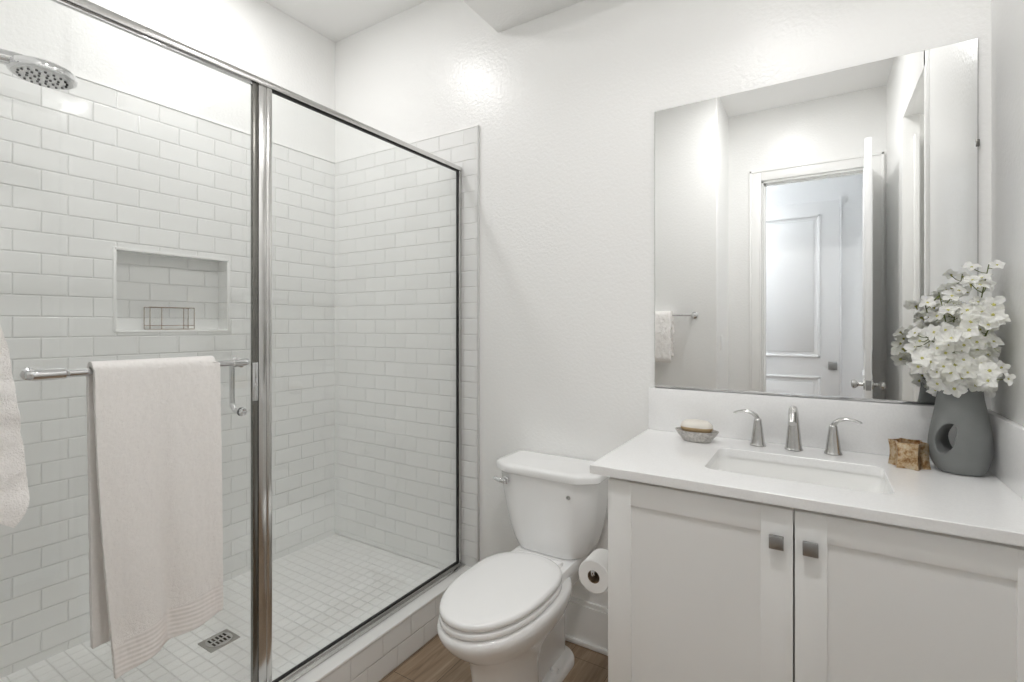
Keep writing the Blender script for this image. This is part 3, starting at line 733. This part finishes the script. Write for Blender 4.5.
# ------------------------------------------------------------------ toilet paper
def paper():
    rx, rz, y0, y1 = -.617, .540, -.452, -.352
    r = empty('toilet_paper_roll', (rx, (y0+y1)/2, rz-.05), 'white toilet paper roll hanging on the cabinet side next to the toilet', 'toilet paper')
    R, q = .054, .021
    p = MB()
    prof = [(q, 0), (R-.003, 0), (R, .003), (R, .097), (R-.003, .1), (q, .1), (q, 0)]
    def ringp(rr, y): return [(rx+rr*math.cos(2*PI*k/48), y, rz+rr*math.sin(2*PI*k/48)) for k in range(48)]
    p.loft([ringp(a, y0+h) for a, h in prof], cap=False)
    bmesh.ops.remove_doubles(p.bm, verts=p.bm.verts, dist=1e-6)
    p.build('paper', M_PAPER, r)
    c = MB(); c.loft([ringp(a, y0+h) for a, h in [(q-.0003, .001), (q-.0003, .099), (q-.002, .099), (q-.002, .001), (q-.0003, .001)]], cap=False)
    c.build('cardboard_core', M_CARD, r)
    h = empty('toilet_paper_holder', (CX0, -.33, .60), 'chrome single-arm paper holder on the cabinet side behind the roll', 'paper holder')
    m = MB(); hy = -.325; hz = rz+.045
    m.box(CX0-.012, CX0, hy-.026, hy+.026, hz-.024, hz+.028, .004)
    m.build('mount_plate', M_CHROME, h)
    m = MB(); az = rz+.011
    m.tube(catmull([(CX0-.01, hy, hz), (rx+.035, hy, hz), (rx+.010, hy, hz-.006), (rx, hy, hz-.022), (rx, hy-.002, az+.012), (rx, hy-.014, az), (rx, hy-.04, az), (rx, y0+.004, az), (rx, y0-.004, az+.003), (rx, y0-.006, az+.010)], 5), .0065, 14)
    m.build('arm', M_CHROME, h)
paper()

# ------------------------------------------------------------------ things on the counter
ZC = .9485
def soap_dish():
    c = (-.362, -.128, ZC)
    d = MB(); secs = []
    def hexr(r, z, k=.0):
        base = [Vector((c[0]+r*math.cos(PI/3*i+.15)*1.50, c[1]+r*math.sin(PI/3*i+.15)*.95, c[2]+z)) for i in range(6)]
        return chaikin(base, 2)
    # chaikin smooths the six corners a little
    for r, z in ((.030, 0), (.034, .001), (.045, .018), (.0550, .036), (.0560, .039), (.0520, .039), (.042, .024), (.030, .009), (.010, .007)): secs.append(hexr(r, z))
    d.loft(secs)
    m = mat('grey_stone', (.50, .475, .45), .5)
    nz = noise_tex(m, 110, 4, rough=.7); r_ = ramp(m, nz.outputs['Fac'], [(.3, (.30, .285, .27)), (.7, (.62, .60, .57))]); L(m, r_.outputs[0], bsdf(m).inputs['Base Color'])
    tag(d.build('soap_dish', m, smooth=40), 'small faceted grey stone dish at the left end of the countertop', 'dish')
    s = MB(); secs = []
    for r, z in ((.6, 0), (.88, .004), (.98, .010), (1, .016), (.98, .022), (.9, .028), (.72, .033), (.4, .0355)):
        secs.append([(c[0]+.054*r*math.copysign(abs(math.cos(a))**.85, math.cos(a)), c[1]+.030*r*math.copysign(abs(math.sin(a))**.85, math.sin(a)), c[2]+.030+z*1.25) for a in [2*PI*k/40 for k in range(40)]])
    s.loft(secs)
    for f in s.bm.faces:
        if f.calc_center_median().z < c[2]+.030+.019: f.material_index = 1
    o = s.build('soap_bar', [mat('cream_soap', (.80, .765, .70), .5), mat('tan_soap', (.50, .36, .20), .6)], smooth=60)
    tag(o, 'oval cream soap bar with tan underside resting in the grey dish', 'soap')
soap_dish()
def candle_holder():
    c = Vector((.226, -.132, ZC)); m = mat('bronze_glass', (.55, .38, .2), .28, .85)
    nz = noise_tex(m, 55, 5, rough=.7); r_ = ramp(m, nz.outputs['Fac'], [(.30, (.16, .08, .035)), (.43, (.42, .24, .11)), (.52, (.62, .46, .28)), (.68, (.74, .66, .52))]); L(m, r_.outputs[0], bsdf(m).inputs['Base Color'])
    h = .072; NP = 6
    def ring(R, z, pinch):
        pts = []
        for i in range(NP):
            a0 = 2*PI*i/NP+.838
            for k in range(8):
                t = k/8; w = (1-abs(2*t-1))          # 0 at the ridge, 1 mid-face
                a = a0+2*PI/NP*t; q = math.cos(PI/NP)/math.cos((t-.5)*2*PI/NP)   # straight face
                rr = R*(q-.17*math.sin(PI*t)**1.0)*(1-pinch)
                pts.append((c.x+rr*math.cos(a), c.y+rr*math.sin(a), c.z+z))
        return pts
    R = .049
    s = MB(); secs = []
    for i in range(9): z = h*i/8; secs.append(ring(R, z, .085*math.sin(PI*i/8)))
    secs.append(ring(R*.88, h, 0)); secs.append(ring(R*.82, h*.6, 0)); secs.append(ring(R*.6, h*.45, 0))
    s.loft(secs)
    t = empty('candle_holder', c, 'star-shaped mottled bronze candle holder beside the grey vase', 'candle holder')
    s.build('cup', m, t, smooth=28)
    MB().lathe([(.027, .030), (.027, .050), (.024, .052), (0, .0515)], c, 24).build('wax', mat('cream_wax', (.78, .70, .55), .5), t)
candle_holder()
VC = Vector((.336, -.135, ZC))
def vase():
    # right-leaning gourd body with an off-centre finger hole, built as one fused surface
    prof = [(.040, 0, .004), (.050, .005, .003), (.061, .026, 0), (.0685, .060, 0), (.068, .095, 0), (.0625, .135, .001), (.0555, .175, .001), (.050, .21, 0), (.0485, .238, 0)]
    b = MB(); secs = []
    P = catmull([(r, z, dx) for r, z, dx in prof], 3)
    for r, z, dx in P:
        secs.append([(VC.x+dx+r*math.cos(a), VC.y+r*.80*math.sin(a), VC.z+z) for a in [2*PI*k/48 for k in range(48)]])
    # hollow mouth
    for r, z in ((.042, .238), (.040, .20), (.036, .17)): secs.append([(VC.x+r*math.cos(a), VC.y+r*.8*math.sin(a), VC.z+z) for a in [2*PI*k/48 for k in range(48)]])
    b.loft(secs); body = b.build('tmp_body', M_VASE, origin=(0, 0, 0))
    c = MB(); secs = []
    dirv = Vector((math.sin(math.radians(34)), 1, 0)).normalized(); side = Vector((dirv.y, -dirv.x, 0))
    hc = Vector((VC.x-.024, VC.y-.01, VC.z+.098))
    for t in (-.12, -.06, -.03, 0, .03, .06, .12):
        f = 1+2.2*abs(t)
        ring = []
        for k in range(32):
            a = 2*PI*k/32; X = .0185*math.cos(a)*(1+8*abs(t) if math.cos(a) > 0 else 1+3*abs(t)); Z = .038*math.sin(a)*(1+3.5*abs(t))
            X += .30*Z*(1 if Z > 0 else .25)
            ring.append(hc+dirv*t+side*X+Vector((0, 0, Z)))
        secs.append(ring)
    c.loft(secs); cut = c.build('tmp_cut', M_VASE, origin=(0, 0, 0))
    m = body.modifiers.new('b', 'BOOLEAN'); m.operation = 'DIFFERENCE'; m.object = cut; m.solver = 'EXACT'
    m = body.modifiers.new('r', 'REMESH'); m.mode = 'VOXEL'; m.voxel_size = .0022
    m = body.modifiers.new('s', 'SMOOTH'); m.factor = .5; m.iterations = 14
    dg = bpy.context.evaluated_depsgraph_get(); dg.update()
    me = bpy.data.meshes.new_from_object(body.evaluated_get(dg)); me.name = 'vase'
    bpy.data.objects.remove(body); bpy.data.objects.remove(cut)
    for v in me.vertices: v.co -= VC
    me.shade_smooth()
    if not me.materials: me.materials.append(M_VASE)
    o = bpy.data.objects.new('vase', me); COL.objects.link(o); o.location = VC
    tag(o, 'matte grey ceramic vase with an off-centre finger hole on the countertop', 'vase')
vase()

def petal_mesh(seed, closed=0.0):
    rnd = random.Random(seed); mb = MB()
    for p in range(5):
        a = 2*PI*p/5+rnd.uniform(-.12, .12); L0 = .0250*rnd.uniform(.88, 1.1); W = .0098*rnd.uniform(.9, 1.12); cup = rnd.uniform(.1, .7)+closed; tw = rnd.uniform(-.25, .25)
        ca, sa = math.cos(a), math.sin(a)
        def fn(u, v, ca=ca, sa=sa, L0=L0, W=W, cup=cup, tw=tw):
            t = u; s = (v-.5)*2
            w = W*(.22+.78*math.sin(PI*min(1, t**1.15*.90))**.9)*(1 if t < .9 else .86)
            x = L0*t*(1-.10*s*s*t); y = w*s
            z = L0*(cup*.55*t*t - .42*max(0, t-.55)**1.3*1.2) + .10*w*s*s*3 + tw*y*t + .0016*math.sin(s*5+t*7)
            return (x*ca-y*sa, x*sa+y*ca, z+.002)
        mb.grid(fn, 6, 6)
    return mb
def flowers():
    rnd = random.Random(11)
    blooms = []; cents = []
    for i in range(6):
        me = petal_mesh(i, [0, 0, .2, .5, .1, .9][i]); b = me.build('blossom', M_PETAL, origin=(0, 0, 0), smooth=180)
        blooms.append(b.data); bpy.data.objects.remove(b)
    cm = MB(); cm.lathe([(.0012, -.012), (.002, -.004), (.0040, 0), (.0042, .003), (0, .005)], (0, 0, 0), 10)
    cb_ = cm.build('flower_centre', M_FCENT, origin=(0, 0, 0)); cent = cb_.data; bpy.data.objects.remove(cb_)
    # (tip point, label, number of blossoms)
    root = Vector((VC.x, VC.y, VC.z+.20))
    BR = [
        ((.392, -.150, 1.520), 'tallest branch of white blossoms rising at the upper right of the bouquet', 26),
        ((.292, -.130, 1.450), 'upright branch of white blossoms at the upper left of the bouquet', 26),
        ((.256, -.185, 1.325), 'branch of white blossoms leaning out to the left of the bouquet', 30),
        ((.262, -.215, 1.235), 'low drooping branch of white blossoms over the left vase rim', 24),
        ((.330, -.225, 1.345), 'front branch of white blossoms in the middle of the bouquet', 32),
        ((.405, -.225, 1.400), 'branch of white blossoms leaning towards the right wall', 30),
        ((.372, -.235, 1.215), 'short low branch of white blossoms above the right vase rim', 26),
        ((.335, -.075, 1.360), 'rear branch of white blossoms nearest the mirror', 20)]
    placed = []
    for bi, (tip, label, nb) in enumerate(BR):
        tip = Vector(tip); root_i = root+Vector((rnd.uniform(-.012, .012), rnd.uniform(-.01, .01), -.06))
        neck = Vector((VC.x+rnd.uniform(-.018, .018), VC.y+rnd.uniform(-.015, .015), VC.z+.235))
        T = empty('flower_branch', root_i, label, 'flowers', 'white blossom branches in the vase')
        mid = (neck+tip)/2+Vector((0, 0, .03)) if tip.z > 1.25 else (neck+tip)/2+Vector((0, -.005, .045))
        pts = catmull([root_i, neck, mid, tip], 8); n = len(pts)-1
        st = MB(); st.tube(pts, [.0024-.0012*i/n for i in range(n+1)], 8)
        spots = []
        for k in range(nb):
            for tr in range(40):
                t = 1-.80*((k+rnd.uniform(0, .8))/nb)**1.0
                i = min(n, max(0, int(t*n))); p = pts[i]
                if p.z < VC.z+.235: i = n//2; p = pts[i]
                out = Vector((rnd.uniform(-1, 1), rnd.uniform(-1.0, .7), rnd.uniform(-.6, .7))).normalized()
                q = p+out*rnd.uniform(.016, .050)
                if q.x > XR-.022: continue
                if q.x > XR-.045 and q.z < 1.13: continue
                if q.y > -.040 or q.z < VC.z+.215: continue
                if (Vector((q.x-VC.x, q.y-VC.y, 0)).length < .05 and q.z < VC.z+.245): continue
                if all((q-r_).length > .0185 for r_ in placed): break
            else: continue
            placed.append(q); spots.append((p, q))
        for p, q in spots:
            st.tube(catmull([p, (p+q)/2+Vector((0, 0, -.004)), q], 3), .0011, 6)
        st.build('stem', M_STEM, T)
        for p, q in spots:
            b = bpy.data.objects.new('blossom', rnd.choice(blooms)); COL.objects.link(b); b.parent = T; b.location = q-T.location
            ctr = Vector((.335, -.11, 1.26)); nrm = ((q-ctr).normalized()*.8+Vector((-.15, -.6, .15))+Vector((rnd.uniform(-.7, .7), rnd.uniform(-.5, .5), rnd.uniform(-.5, .6)))).normalized()
            qt = nrm.to_track_quat('Z', 'Y'); b.rotation_euler = (qt.to_matrix() @ Matrix.Rotation(rnd.uniform(0, 6.28), 3, 'Z')).to_euler()
            s = rnd.uniform(.80, 1.08); b.scale = (s, s, s)
            if q.x > XR-.035: b.scale = (.7, .7, .7)
            c = bpy.data.objects.new('flower_centre', cent); COL.objects.link(c); c.parent = b
flowers()
